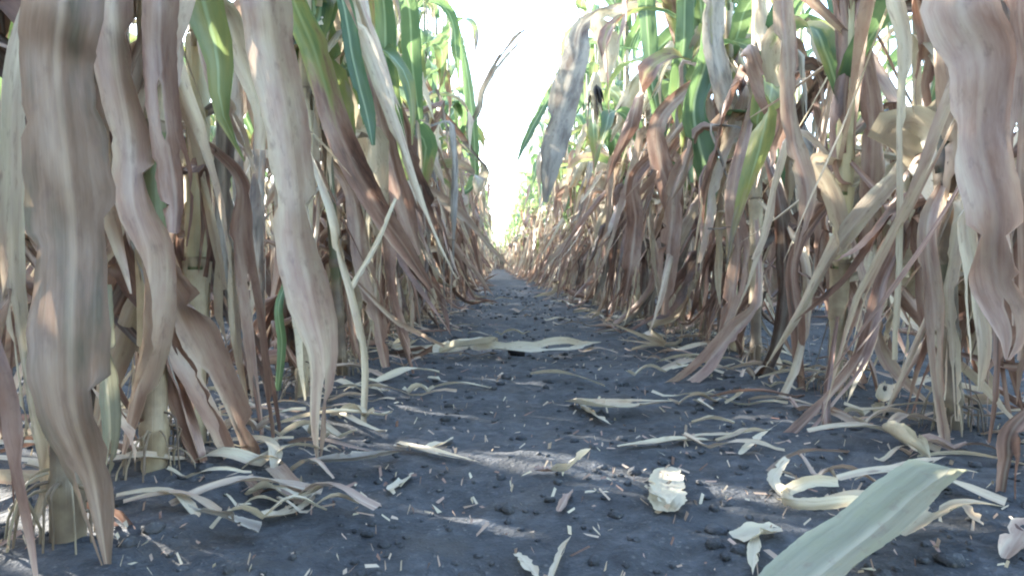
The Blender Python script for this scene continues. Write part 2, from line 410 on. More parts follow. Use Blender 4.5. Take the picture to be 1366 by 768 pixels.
LOW_DRY = [hang_leaf(900 + i, rng0.uniform(0.22, 0.60), rng0.uniform(0.020, 0.056), 10, 2, True) for i in range(14)]
LOW_SHRED = [hang_leaf(930 + i, rng0.uniform(0.16, 0.4), rng0.uniform(0.010, 0.022), 6, 1, True) for i in range(8)]
LOW_GRN = [arch_leaf(960 + i, rng0.uniform(0.40, 0.62), rng0.uniform(0.042, 0.066), 9, 2, rng0.uniform(1.2, 2.5), dry1=rng0.uniform(0.1, 1.0)) for i in range(12)]
LOW_HALF = [arch_leaf(980 + i, rng0.uniform(0.4, 0.6), rng0.uniform(0.04, 0.06), 9, 2, rng0.uniform(1.9, 2.8), rng0.uniform(0.2, 0.5), 1.2) for i in range(8)]

# stalks, sheaths, roots, ears, tassels
def stalk_md(seed, ns=12, low=False, height=None, r0=None, greenlow=True):
    rng = np.random.default_rng(seed)
    hgt = height or rng.uniform(1.45, 1.75); r0 = r0 or rng.uniform(0.0090, 0.0115)
    nodes = [0.035]; step = 0.07
    while nodes[-1] < hgt * 0.9:
        nodes.append(nodes[-1] + step); step = min(0.15, step * 1.22)
    lean = rng.uniform(-0.05, 0.05, 2); bow = rng.uniform(-0.03, 0.03, 2)
    def axis(z):
        t = z / hgt
        return np.array([lean[0] * t + bow[0] * math.sin(t * 3.1), lean[1] * t + bow[1] * math.sin(t * 3.1), z])
    zs = [(-0.06, 1.0, 0.8)]
    for i, q in enumerate(nodes):
        tp = 1 - 0.62 * q / hgt
        if low:
            zs += [(q, tp, 0.5)]
        else:
            dryv = 0.75 if q < 0.1 else (0.3 if (i % 3 != 1) else 0.9)
            zs += [(q - 0.008, tp, dryv), (q - 0.002, tp * 1.16, 0.95), (q + 0.005, tp * 1.14, 0.95), (q + 0.011, tp * 0.95, dryv)]
    zs += [(hgt, 0.3, 0.6)]
    return tube([axis(z) for z, _, _ in zs], [r0 * k for _, k, _ in zs], ns, [d for *_, d in zs], rnd=rng.random()), nodes, axis, r0, hgt

STALKS = []
for i in range(8):
    md, nodes, axis, r0, hgt = stalk_md(40 + i)
    STALKS.append((md.mesh('stalk', M_STALK), nodes, axis, r0, hgt))
LOW_STALKS = [stalk_md(60 + i, 5, True) for i in range(6)]

def sheath_md(axis, z0, z1, r0, hgt, seed):
    rng = np.random.default_rng(seed); n = 10; ns = 12
    zs = np.linspace(z0, z1, n)
    rad = [r0 * (1 - 0.62 * z / hgt) * (1.22 + 0.25 * ((z - z0) / (z1 - z0)) ** 3) + 0.0008 for z in zs]
    md = tube([axis(z) for z in zs], rad, ns, 1.15, rnd=rng.uniform(0.3, 1.0))
    g = int(rng.integers(0, ns))
    keep = np.ones((n - 1, ns), bool); keep[7:, g] = False
    for j in range(ns):
        if rng.random() < 0.4: keep[n - 2, j] = False
    md.F = md.F.reshape(n - 1, ns, 4)[keep]
    return md
SHEATHS = [[sheath_md(STALKS[i][2], q + 0.004, q + (STALKS[i][1][k + 1] - q) * 1.0, STALKS[i][3], STALKS[i][4], 70 + i * 9 + k).mesh('sheath', M_STALK)
            for k, q in enumerate(STALKS[i][1][:-1])] for i in range(8)]

def roots_md(seed):
    rng = np.random.default_rng(seed); ms = []
    for k in range(int(rng.integers(14, 20))):
        a = k * 2.4 + rng.uniform(-0.3, 0.3); d = rng.uniform(0.016, 0.045); h = rng.uniform(0.02, 0.055)
        c, s = math.cos(a), math.sin(a)
        pts = spline([(0.010 * c, 0.010 * s, h), (0.022 * c, 0.022 * s, h * 0.9), (d * 0.85 * c, d * 0.85 * s, h * 0.35), (d * c, d * s, -0.03)], 7)
        ms.append(tube(pts, np.linspace(0.0012, 0.0007, 7) * rng.uniform(0.6, 1.2), 5, 1.0, rnd=rng.uniform(0.0, 1.0)))
    return MD.join(ms)
ROOTS = [roots_md(80 + i).mesh('root_crown', M_STALK) for i in range(5)]

def ear_md(seed, L=0.19, r=0.024):
    rng = np.random.default_rng(seed); ms = []
    t = np.linspace(0, 1, 10)
    prof = r * np.array([0.35, 0.75, 0.95, 1.0, 1.0, 0.95, 0.85, 0.66, 0.42, 0.1])
    ms.append(tube([(0, 0, -L * q) for q in t], prof, 12, 1.2, 0.9))
    for k in range(6):                                # loose husk blades
        a = k * 1.05 + rng.uniform(-.3, .3); c, s = math.cos(a), math.sin(a)
        ln = L * rng.uniform(0.85, 1.25); fl = rng.uniform(0.2, 1.6)
        pts = [(c * r * 0.4, s * r * 0.4, 0), (c * r * 1.05, s * r * 1.05, -ln * 0.3), (c * r * 1.1, s * r * 1.1, -ln * 0.6), (c * r * (0.6 + fl), s * r * (0.6 + fl), -ln)]
        tt = np.linspace(0, 1, 12)
        ms.append(ribbon(spline(pts, 12), 0.034 * np.sin(np.pi * (0.15 + 0.82 * tt)) + 0.003, (c, s, 0), rng, 4, fold=-0.15, curl=-0.8, wave=0.15, dry=1.2, rnd=0.9))
    return MD.join(ms)
EARS = [ear_md(90 + i).mesh('ear', M_STALK) for i in range(4)]

def silk_md(seed):
    rng = np.random.default_rng(seed); ms = []
    for k in range(14):
        a = rng.uniform(0, 6.28); d = rng.uniform(0.004, 0.02); ln = rng.uniform(0.05, 0.10)
        pts = spline([(0, 0, 0), (d * math.cos(a), d * math.sin(a), -0.02), (d * 1.3 * math.cos(a + .5), d * 1.3 * math.sin(a + .5), -ln)], 6)
        ms.append(tube(pts, np.linspace(0.005, 0.0015, 6), 5))
    return MD.join(ms)
SILK = silk_md(5).mesh('silk', M_SILK)

def tassel_md(seed, ns=4):
    rng = np.random.default_rng(seed); ms = [tube([(0, 0, -0.02), (0, 0, 0.15), (0.01, 0, 0.32)], [0.004, 0.003, 0.001], ns)]
    for k in range(8):
        a = k * 2.4; s = rng.uniform(0.08, 0.16); z0 = 0.03 + 0.014 * k
        pts = spline([(0, 0, z0), (s * 0.5 * math.cos(a), s * 0.5 * math.sin(a), z0 + 0.10), (s * math.cos(a), s * math.sin(a), z0 + rng.uniform(0.08, 0.16))], 5)
        ms.append(tube(pts, [0.0025, 0.003, 0.003, 0.0025, 0.001], ns))
    return MD.join(ms)
TASSEL_MD = [tassel_md(i, 3) for i in range(3)]
TASSELS = [m.mesh('tassel', M_TASSEL) for m in TASSEL_MD]

# ------------------------------------------------------------------ ground
def build_ground():
    def axis_vals(a, b, d, lo, hi, g):
        v = list(np.arange(a, b, d)); s = d
        x = v[-1]
        while x < hi: s *= g; x += s; v.append(x)
        s = d; x = v[0]; f = []
        while x > lo: s *= g; x -= s; f.append(x)
        return np.array(f[::-1] + v)
    xs = axis_vals(-1.1, 1.5, 0.009, -600, 600, 1.16)
    ys = [-600, -200, -60, -20, -8, -3, -1, -0.4, 0.0, 0.15]; y = 0.22
    while y < 900: ys.append(y); y += max(0.007, 0.007 * y ** 1.35)
    ys = np.array(ys)
    V = np.array([(x, y, gh(x, y)) for y in ys for x in xs], np.float32)
    idx = np.arange(len(V)).reshape(len(ys), len(xs))
    Fq = np.stack([idx[:-1, :-1], idx[:-1, 1:], idx[1:, 1:], idx[1:, :-1]], -1).reshape(-1, 4)
    o = add('ground', MD(V, Fq, np.zeros((len(V), 3)), 0.0).mesh('ground', M_SOIL))
    tag(o, kind='structure', label='dark bare soil between the corn rows', cat='ground')
build_ground()

# ------------------------------------------------------------------ corn plants
PY = random.Random(4)
def row_ys(start, explicit, end):
    v = list(explicit)
    while v[-1] < end: v.append(v[-1] + PY.uniform(0.15, 0.25))
    return v

def empty_plant(x, y, label, group):
    e = bpy.data.objects.new('corn_plant', None); COL.objects.link(e)
    e.empty_display_size = 0.1
    e.location = (x, y, gh(x, y) - 0.004)
    tag(e, label, 'corn plant', group)
    return e

def rz(a): return Matrix.Rotation(a, 4, 'Z')

def dryhue(rng, z=1.0):
    """straw to brown; the lowest leaves are the most rotted"""
    if z < 0.34 and rng.random() < 0.5: return rng.uniform(0.42, 0.74)
    r = rng.random()
    return rng.uniform(0.0, 0.28) if r < 0.50 else (rng.uniform(0.26, 0.56) if r < 0.82 else (rng.uniform(0.58, 0.72) if r < 0.88 else rng.uniform(0.86, 1.0)))

SEED = [0]
def near_plant(x, y, label, group, n_dry=16, n_shred=22, n_half=3, n_grn=6, n_splay=4, away=None, zmin=0.10, stalk=None, ear=True, stain=None, pale=0.0):
    """a plant with every leaf its own part. away = azimuth the leaves keep to (None: all round)"""
    SEED[0] += 1; rng = random.Random(SEED[0] * 7 + 1)
    e = empty_plant(x, y, label, group)
    k = rng.randrange(8) if stalk is None else stalk
    me, nodes, axis, r0, hgt = STALKS[k]
    rot = rng.uniform(0, 6.28); A = rz(rot)
    stain = rng.uniform(0, 0.7) if stain is None else stain
    add('stalk', me, e, A, stain)
    def ax(z): return A @ Vector(axis(z))
    for i, q in enumerate(nodes[:-1]):
        if q < 0.06 or q > 1.0: continue
        if rng.random() < 0.72 or (pale and q > 0.12): add('sheath', SHEATHS[k][i], e, A, (max(0, stain - 0.25), 0, pale if q > 0.12 else 0))
    add('root_crown', ROOTS[rng.randrange(5)], e, rz(rng.uniform(0, 6.28)), rng.uniform(0.35, 0.8))
    side = 1 if x > 0 else -1
    def azim():
        if away is None: return rng.uniform(0, 6.28)
        return away + rng.gauss(0, 0.75)
    def put(name, me_, z, s=1.0, az=None):
        a = azim() if az is None else az
        tilt = Matrix.Rotation(rng.gauss(-0.04, 0.16), 4, 'Y') @ Matrix.Rotation(rng.gauss(0, 0.24), 4, 'X')
        return add(name, me_, e, Matrix.Translation(ax(z)) @ rz(a) @ tilt @ Matrix.Scale(s, 4), dryhue(rng, z) if name != 'green_leaf' else rng.random())
    for i in range(n_dry):
        j = rng.randrange(len(DRY)); drop = -float(DRY_MD[j].V[:, 2].min())
        z = max(zmin, rng.uniform(0.14, 0.66)); s = min(1.15, max(0.45, (z + 0.02) / drop)) if drop > z else rng.uniform(0.85, 1.15)
        put('dry_leaf', DRY[j], z, s)
    for i in range(n_shred):
        j = rng.randrange(len(SHRED)); z = rng.uniform(0.08, 0.6); drop = -float(SHRED_MD[j].V[:, 2].min())
        put('leaf_shred', SHRED[j], z, min(1.0, max(0.5, (z + 0.02) / drop)))
    for i in range(n_splay):
        j = rng.randrange(len(SPLAY)); put('trailing_leaf', SPLAY[j], SPLAY_MD[j][1] + 0.008, 1.0, rng.uniform(0, 6.28) if away is None else away + rng.gauss(0, 0.3))
    for i in range(n_half): put('half_dry_leaf', HALF[rng.randrange(len(HALF))], rng.uniform(0.36, 0.75), rng.uniform(0.75, 1.0))
    zz = 0.42
    for i in range(n_grn):
        # upper leaves spread mostly along the row
        a = rng.choice((math.pi / 2, -math.pi / 2)) + rng.gauss(0, 0.4)
        put('green_leaf', GRN[rng.randrange(len(GRN))], zz + rng.uniform(-0.06, 0.06), rng.uniform(0.75, 1.05), a); zz += 0.15
    if ear and rng.random() < 0.8:
        z = rng.uniform(0.5, 0.85); a = azim()
        add('ear', EARS[rng.randrange(4)], e, Matrix.Translation(ax(z)) @ rz(a) @ Matrix.Translation((0.03, 0, 0)) @ Matrix.Rotation(R(-25), 4, 'Y'))
    add('tassel', TASSELS[rng.randrange(3)], e, Matrix.Translation(ax(hgt)) @ rz(rng.uniform(0, 6)))
    return e, ax

# mid-distance variants: stalk, dry foliage, green foliage
VAR = []
for i in range(14):
    rng = random.Random(800 + i); md, nodes, axis, r0, hgt = LOW_STALKS[i % 6]
    d, g = [], []
    def T(z, s, a=None):
        a = rng.uniform(0, 6.28) if a is None else a
        return Matrix.Translation(Vector(axis(z))) @ rz(a) @ Matrix.Rotation(rng.gauss(0, .1), 4, 'Y') @ Matrix.Rotation(rng.gauss(0, .16), 4, 'X') @ Matrix.Scale(s, 4)
    for _ in range(15):
        q = LOW_DRY[rng.randrange(len(LOW_DRY))]; z = rng.uniform(0.14, 0.68); drop = -float(q.V[:, 2].min())
        d.append(q.moved(T(z, min(1.15, max(0.5, (z + 0.02) / drop))), dryhue(rng, z)))
    for _ in range(20):
        q = LOW_SHRED[rng.randrange(len(LOW_SHRED))]; z = rng.uniform(0.1, 0.6)
        d.append(q.moved(T(z, min(1, max(.5, (z + .02) / -float(q.V[:, 2].min())))), dryhue(rng, z)))
    for _ in range(4):
        q, z = LOW_SPLAY[rng.randrange(len(LOW_SPLAY))]; d.append(q.moved(T(z + 0.01, 1.0), dryhue(rng, z)))
    for _ in range(3): g.append(LOW_HALF[rng.randrange(len(LOW_HALF))].moved(T(rng.uniform(0.4, 0.75), 0.9), rng.random()))
    zz = 0.42
    for _ in range(6):
        g.append(LOW_GRN[rng.randrange(len(LOW_GRN))].moved(T(zz, rng.uniform(.75, 1.05), rng.choice((1.57, -1.57)) + rng.gauss(0, 0.4)), rng.random())); zz += 0.15
    ts = TASSEL_MD[i % 3].moved(Matrix.Translation(Vector(axis(hgt))))
    VAR.append(dict(smd=md, dmd=MD.join(d), gmd=MD.join(g), s=md.mesh('stalk', M_STALK), d=MD.join(d).mesh('dry_foliage', M_LEAF),
                    g=MD.join(g).mesh('green_foliage', M_LEAF), t=ts.mesh('tassel', M_TASSEL)))

def mid_plant(x, y, label, group):
    SEED[0] += 1; rng = random.Random(SEED[0] * 13 + 5); v = VAR[rng.randrange(len(VAR))]
    e = empty_plant(x, y, label, group)
    m = rz(rng.choice((0, math.pi)) + rng.gauss(0, 0.35)) @ Matrix.Diagonal((1, rng.choice((1, -1)), rng.uniform(0.9, 1.08), 1))
    for nm, k in (('stalk', 's'), ('dry_foliage', 'd'), ('green_foliage', 'g'), ('tassel', 't')):
        add(nm, v[k], e, m, rng.random() if k == 'g' else 0.0)
    return e

LEFT = row_ys(0, [0.46, 0.615, 0.725, 0.98, 1.19, 1.40, 1.58, 1.80], 48)
RIGHT = row_ys(0, [0.56, 0.765, 1.005, 1.25, 1.44, 1.63, 1.86], 48)
LEFT2 = row_ys(0, [0.33], 48); RIGHT2 = row_ys(0, [0.45], 48)
LEFT3 = row_ys(0, [0.30], 48); RIGHT3 = row_ys(0, [0.5], 48)

G_ROW = 'corn plants standing along the two rows beside the bare path'
G_BACK = 'corn plants in the rows behind the two front rows'
L_NEAR = ['tall corn plant with brown leaf skirt, in the row with the broad tan leaf',
          'tall corn plant with brown leaf skirt, in the row by the big fallen leaf']
G_NEAR = ['tall corn plants of the row with the broad drooping tan leaf', 'tall corn plants of the row beside the big fallen leaf']
L_FAR = ['small distant corn plant where the path narrows, in the row with the drooping tan leaf',
         'small distant corn plant where the path narrows, in the row beside the big fallen leaf']
L_BACK = 'corn plant in a back row, glimpsed between the stalks of a front row'

HERO_L = ['corn plant hidden by the broad drooping tan leaf with a grey-green margin',
          'corn plant with pale straw sheath beside long pink-brown folded leaves',
          'corn plant with fan of pale roots and pinkish leaf reaching the soil',
          'corn plant whose long tan leaf ends in a thin forked tip near litter',
          'corn plant with green-to-brown leaf sweeping down toward the path',
          'corn plant with ragged shreds hanging beside the pale flat leaf across the path']
HERO_R = ['corn plant with wide brown leaf hanging down over the big grey-green fallen leaf',
          'corn plant with dark stalk standing behind the big grey-green fallen leaf',
          'corn plant with pale yellow sheath above a dark green lower stalk',
          'corn plant with leaf slanting down and trailing onto the soil',
          'corn plant with broad dark green leaf above pale twisted dry leaf']
PL, PR = [], []
for i, y in enumerate(LEFT):
    x = XL + PY.gauss(0, 0.012)
    if i < 3: PL.append(near_plant((-0.275, -0.293, -0.304)[i], y, HERO_L[i], G_ROW, 14, 14, 1, 5, 4, away=math.pi * 0.85, stalk=i, ear=False, stain=(0.7, 0.25, 0.0)[i], pale=(0, 0, 0.9)[i]))
    elif i < 6: PL.append(near_plant(x, y, HERO_L[i], G_ROW, 15, 15, 2, 6, away=2.2, stalk=i))
    elif y < 5.2: PL.append(near_plant(x, y, L_NEAR[0], G_NEAR[0]))
    elif y < 22: mid_plant(x, y, L_FAR[0], G_NEAR[0])
for i, y in enumerate(RIGHT):
    x = XR + PY.gauss(0, 0.012)
    if i < 3: PR.append(near_plant((0.49, 0.505, 0.487)[i], y, HERO_R[i], G_ROW, 15, 16, 2, 5, 3, away=0.7, stalk=7 - i, ear=False, stain=(0.5, 0.95, 0.15)[i], pale=(0, 0, 0.9)[i]))
    elif i < 5: PR.append(near_plant(x, y, HERO_R[i], G_ROW, 16, 16, 2, 6, away=1.2, stalk=7 - i))
    elif y < 5.2: PR.append(near_plant(x, y, L_NEAR[1], G_NEAR[1]))
    elif y < 22: mid_plant(x, y, L_FAR[1], G_NEAR[1])
for ys, x0, lim in ((LEFT2, XL - ROW, 4.0), (RIGHT2, XR + ROW, 4.5)):
    for y in ys:
        x = x0 + PY.gauss(0, 0.015)
        if y > 3 and PY.random() < 0.25: continue
        if y < 2.2: near_plant(x, y, L_BACK, G_BACK, 10, 7, 3, 5)
        elif y < lim: mid_plant(x, y, L_BACK, G_BACK)

def far_rows():
    rng = random.Random(77); ss, dd, gg = [], [], []
    spots = [(XL, y) for y in LEFT if y >= 22] + [(XR, y) for y in RIGHT if y >= 22]
    spots += [(XL - ROW, y) for y in LEFT2 if 4.0 <= y < 10 and rng.random() < 0.6] + [(XR + ROW, y) for y in RIGHT2 if 4.5 <= y < 10 and rng.random() < 0.6]
    spots = [q for q in spots if q[1] < 25]
    for k in range(4):                                   # headland rows across the end of the path
        spots += [(-3.0 + 0.2 * j + rng.gauss(0, 0.03), 25.5 + 0.76 * k) for j in range(32)]
    spots += [(XL - 2 * ROW, y) for y in LEFT3 if y < 6] + [(XL - 2 * ROW, -0.2 * k) for k in range(4)] + [(XL - ROW, 0.12 - 0.2 * k) for k in range(4)]
    yb = -0.15
    while yb > -2.6:
        spots += [(XL, yb), (XR, yb)]; yb -= 0.21
    for x, y in spots:
        v = VAR[rng.randrange(len(VAR))]
        m = Matrix.Translation((x + rng.gauss(0, .015), y, gh(x, y))) @ rz(rng.choice((0, math.pi)) + rng.gauss(0, .35)) @ Matrix.Diagonal((1, 1, rng.uniform(.9, 1.08), 1))
        a = rng.random()
        ss.append(v['smd'].moved(m)); dd.append(v['dmd'].moved(m))
        if y > 25 and rng.random() < 0.6: dd.append(v['dmd'].moved(Matrix.Translation((0, 0, 0.35)) @ m)); continue
        gg.append(v['gmd'].moved(m, (v['gmd'].r + a) % 1))
    e = bpy.data.objects.new('far_corn_rows', None); COL.objects.link(e)
    tag(e, 'far mass of corn plants closing the rows around the path', 'corn', kind='stuff')
    for nm, q, mt in (('stalk_mass', ss, M_STALK), ('dry_foliage', dd, M_LEAF), ('green_foliage', gg, M_LEAF)):
        tag(add(nm, MD.join(q).mesh(nm, mt), e), kind='stuff')
far_rows()

# ------------------------------------------------------------------ leaves of the near plants, traced one by one
def px_leaf(plant, pts, w, dY=(0, 0), z0=None, hue=0.3, dry=1.0, twist=0.0, fold=0.35, curl=0.3, wave=0.14, ragged=0.08, slits=0, n=48, nc=8, seed=0, torn=None, tails=None, name='dry_leaf', wl=0.05):
    """pts, w in photo pixels; the leaf hangs at the distance of its plant, drifting by dY (m) from first to last point"""
    e, ax = plant; rng = np.random.default_rng(1000 + seed + len(bpy.data.objects))
    base = e.location; Y0 = base.y
    k = len(pts)
    P = [pix(x, y, Y0 + dY[0] + (dY[1] - dY[0]) * i / (k - 1)) for i, (x, y) in enumerate(pts)]
    D = [p.y for p in P]
    Wm = [0.86 * w_ * d / F for w_, d in zip(w, D)]
    P = [p + Vector((0, float(rng.uniform(-1, 1)) * 0.006, 0)) for p in P]
    if z0 is not None:
        a = base + ax(z0); P = [a] + P; Wm = [Wm[0] * 0.4] + Wm
    Q = spline([tuple(p - base) for p in P], n); ws = np.maximum(spline(np.array(Wm)[:, None], n)[:, 0], 0.0006)
    ref = np.array(CAMP - base)[None] - Q; ref /= np.linalg.norm(ref, axis=1)[:, None]
    tw = np.interp(np.linspace(0, 1, n), np.linspace(0, 1, np.size(twist)), np.atleast_1d(twist)) + 0.07 * smooth_noise(rng, n, 6)
    ws = ws / np.maximum(np.cos(np.clip(tw, -1.2, 1.2)), 0.45)
    dr = np.interp(np.linspace(0, 1, n), np.linspace(0, 1, np.size(dry)), np.atleast_1d(dry))
    md = ribbon(Q, ws, ref, rng, nc, tw, fold, curl, wave, ragged, slits, dr, 0.0, wl, crumple=0.13, pleat=0.10, torn=(int(rng.integers(3, 8)) if np.min(dr) > 0.3 else 1) if torn is None else torn, tails=(int(rng.integers(0, 3)) if np.min(dr) > 0.5 and nc > 4 else 0) if tails is None else tails)
    return add(name, md.mesh(name, M_LEAF), e, None, hue)

p0, p1, p2, p3, p4, p5 = PL[:6]
q0, q1, q2, q3, q4 = PR[:5]
# left row
px_leaf(p0, [(92, -40), (82, 80), (88, 200), (92, 320), (100, 430), (105, 540), (118, 640), (140, 770)], [92, 98, 112, 116, 114, 92, 62, 8], (-0.05, -0.04), z0=0.52, hue=(0.57, 0.25, 0), dry=1.0, curl=0.3, wave=0.15, slits=1, tails=0)
px_leaf(p0, [(30, 60), (25, 240), (22, 390), (45, 540), (52, 640), (45, 700)], [30, 34, 30, 34, 40, 6], (-0.02, 0.0), z0=0.40, hue=0.10, slits=2)
px_leaf(p0, [(5, 200), (6, 330), (10, 430), (8, 560), (10, 700)], [30, 34, 36, 28, 18], (0, 0), z0=0.36, hue=0.55)
px_leaf(p0, [(80, 560), (110, 640), (160, 700), (195, 725)], [30, 28, 22, 8], (0.02, 0.04), hue=0.62)
px_leaf(p0, [(130, 380), (140, 470), (150, 560), (148, 640)], [26, 30, 26, 8], (0.03, 0.05), hue=(0.95, 0.8, 0), twist=0.4)
px_leaf(p1, [(150, -30), (158, 80), (168, 180), (180, 270), (198, 350), (196, 430), (180, 510), (163, 606)], [62, 68, 64, 60, 58, 50, 44, 6], (-0.06, -0.05), z0=0.50, hue=0.34, curl=1.0, twist=[0.3, 0, 0.5, 0.8, 0.2], slits=1)
px_leaf(p1, [(212, -30), (212, 70), (222, 170), (232, 260), (240, 330)], [50, 48, 52, 50, 24], (-0.04, -0.04), z0=0.52, hue=0.48, curl=0.7, slits=1)
px_leaf(p1, [(122, 40), (128, 120), (130, 200), (150, 280)], [26, 30, 34, 18], (0.02, 0.04), z0=0.42, hue=0.58, dry=[0.45, 0.6, 1], twist=0.5)
px_leaf(p1, [(205, 300), (215, 360), (240, 420), (282, 500), (318, 590), (330, 642)], [22, 60, 92, 84, 62, 34], (0.0, 0.06), z0=0.33, hue=0.38, fold=0.5, curl=0.5, slits=1)
px_leaf(p1, [(215, 400), (222, 460), (250, 520), (290, 590), (312, 636)], [24, 42, 52, 52, 26], (0.0, 0.05), hue=0.52, fold=0.5)
px_leaf(p1, [(180, 340), (188, 450), (200, 540), (196, 625)], [18, 24, 26, 22], (0.03, 0.03), hue=0.2, dry=[1, 0.8, 0.6])
px_leaf(p2, [(345, -30), (362, 60), (380, 150), (392, 240), (402, 330), (418, 410), (432, 480), (427, 560), (425, 622)], [74, 74, 68, 64, 70, 66, 42, 26, 4], (-0.05, -0.06), z0=0.52, hue=0.28, curl=0.4, wave=0.25, slits=1, tails=0)
px_leaf(p2, [(300, 20), (322, 80), (340, 140), (345, 200)], [36, 34, 30, 14], (-0.02, 0.0), z0=0.46, hue=0.08, twist=[0, 0.7])
px_leaf(p2, [(265, 60), (285, 120), (305, 175), (330, 232)], [16, 26, 30, 12], (0.0, 0.0), z0=0.44, hue=0.28, twist=[0.8, 0.2, 0.9])
px_leaf(p2, [(318, 240), (322, 320), (335, 420), (350, 520), (365, 600)], [30, 42, 40, 32, 10], (0, 0.02), z0=0.32, hue=0.40, curl=1.2)
px_leaf(p2, [(272, 330), (300, 400), (345, 500), (370, 600)], [20, 30, 30, 16], (0.02, 0.05), z0=0.24, hue=0.66, twist=0.5)
px_leaf(p2, [(300, 150), (296, 250), (300, 340), (310, 420)], [22, 30, 28, 10], (0.02, 0.02), z0=0.34, hue=0.95)
px_leaf(p3, [(385, -20), (420, 70), (455, 180), (500, 270), (540, 330), (575, 385)], [40, 46, 44, 40, 28, 8], (-0.05, 0.12), z0=0.58, hue=0.52, dry=[0.2, 0.3, 0.7, 1, 1], curl=0.6)
px_leaf(p3, [(425, 20), (440, 90), (455, 150), (470, 200)], [38, 44, 40, 14], (0.05, 0.08), z0=0.58, hue=0.9, dry=[0.2, 0.35, 0.3], name='green_leaf')
px_leaf(p3, [(452, -10), (470, 80), (488, 150), (498, 195)], [24, 26, 22, 6], (0.02, 0.04), z0=0.60, hue=0.1, dry=0.0, name='green_leaf', twist=0.4)
px_leaf(p3, [(440, 280), (452, 340), (470, 400), (485, 480), (486, 570)], [14, 14, 12, 12, 8], (-0.1, -0.12), z0=0.35, hue=0.05, nc=4)
px_leaf(p3, [(528, 265), (500, 330), (468, 385)], [5, 8, 10], (-0.05, -0.1), hue=0.05, nc=4)
px_leaf(p3, [(385, 350), (392, 440), (400, 520), (398, 560)], [24, 34, 30, 16], (0.02, 0.02), z0=0.26, hue=0.75, curl=1.2, slits=2)
px_leaf(p3, [(372, 400), (376, 460), (372, 520)], [12, 14, 8], (-0.06, -0.06), z0=0.20, hue=0.2, dry=0.05, name='green_leaf', nc=4)
px_leaf(p4, [(480, 60), (512, 180), (540, 280), (560, 340)], [30, 32, 30, 8], (0, 0.05), z0=0.62, hue=0.45, dry=[0.3, 0.8, 1])
px_leaf(p4, [(505, -20), (515, 100), (530, 190), (545, 240)], [26, 34, 28, 8], (0.02, 0.1), z0=0.66, hue=0.4, dry=[0, 0.2, 0.4], name='green_leaf')
px_leaf(p4, [(470, 260), (482, 340), (500, 410), (515, 490)], [26, 32, 28, 12], (0, 0), z0=0.36, hue=0.36, slits=2)
px_leaf(p4, [(520, 420), (560, 445), (592, 462)], [8, 8, 5], (0.0, 0.15), z0=0.2, hue=0.3, nc=4)
px_leaf(p5, [(535, 150), (545, 205), (562, 262), (585, 310), (600, 350)], [14, 30, 34, 20, 5], (0, 0.25), z0=0.68, hue=0.56, curl=0.4)
px_leaf(p5, [(540, -10), (550, 90), (560, 160)], [26, 30, 12], (0, 0.1), z0=0.78, hue=0.3, dry=0.1, name='green_leaf')
# leaves seen against the sky
pk = min(PL, key=lambda p: abs(p[0].location.y - 2.6)); pm = min(PL, key=lambda p: abs(p[0].location.y - 3.4))
px_leaf(pk, [(560, 95), (582, 140), (612, 185), (652, 228)], [10, 13, 15, 3], (0, 0.1), z0=1.05, hue=0.72, twist=0.4)
px_leaf(pm, [(628, 250), (633, 190), (625, 110), (612, 35)], [13, 18, 16, 3], (0, 0), z0=0.5, hue=0.5, dry=0.1, name='green_leaf', twist=0.4)
px_leaf(pm, [(632, 160), (645, 120), (668, 80), (692, 50), (708, 36)], [8, 10, 12, 11, 3], (0, -0.3), z0=0.75, hue=0.88, dry=1, twist=0.4)
px_leaf(p0, [(12, -30), (14, 40), (12, 100), (8, 160)], [30, 34, 30, 8], (0.05, 0.08), z0=0.46, hue=0.3, dry=0.1, name='green_leaf')

# right row
def near(P_, y): return min(P_, key=lambda p: abs(p[0].location.y - y))
px_leaf(near(PR, 2.0), [(788, 25), (768, 80), (748, 150), (735, 210), (728, 270)], [18, 40, 46, 38, 8], (0, -0.15), z0=0.95, hue=0.95, curl=0.4)
px_leaf(near(PR, 2.4), [(775, 60), (735, 125), (705, 180), (690, 215)], [6, 12, 12, 3], (0, -0.2), z0=0.9, hue=0.3, dry=0.05, name='green_leaf', nc=4)
px_leaf(near(PR, 1.86), [(805, 20), (812, 60), (806, 110)], [20, 36, 14], (-0.05, -0.05), z0=0.85, hue=0.02)
px_leaf(near(PR, 1.86), [(865, -20), (866, 60), (870, 110), (880, 160), (884, 205)], [26, 26, 22, 20, 5], (-0.05, -0.1), z0=0.80, hue=0.2, dry=0.0, name='green_leaf', twist=0.3)
px_leaf(near(PR, 1.63), [(915, -20), (912, 60), (905, 130), (915, 190)], [24, 30, 28, 8], (0, 0), z0=0.78, hue=0.35, dry=[0, 0.1, 0.3], name='green_leaf')
px_leaf(q4, [(955, -20), (945, 70), (925, 140), (932, 190), (945, 240), (940, 300)], [24, 32, 34, 44, 36, 5], (0, -0.08), z0=0.75, hue=0.15, dry=[0, 0, 0, 0.1, 0.6], name='green_leaf', twist=[0.4, 0, 0.5])
px_leaf(q4, [(955, -30), (952, 40), (960, 100), (975, 150), (985, 185)], [30, 36, 34, 30, 8], (-0.06, -0.1), z0=0.72, hue=0.97, dry=[0.55, 0.7, 1])
px_leaf(q4, [(992, 120), (975, 180), (950, 230), (940, 290), (930, 350)], [14, 28, 30, 26, 8], (-0.1, -0.15), z0=0.60, hue=0.18, curl=0.8, twist=[0.3, 0, 0.6])
px_leaf(q4, [(885, 150), (880, 210), (895, 260), (905, 320)], [24, 32, 34, 8], (0, 0.05), z0=0.6, hue=0.45)
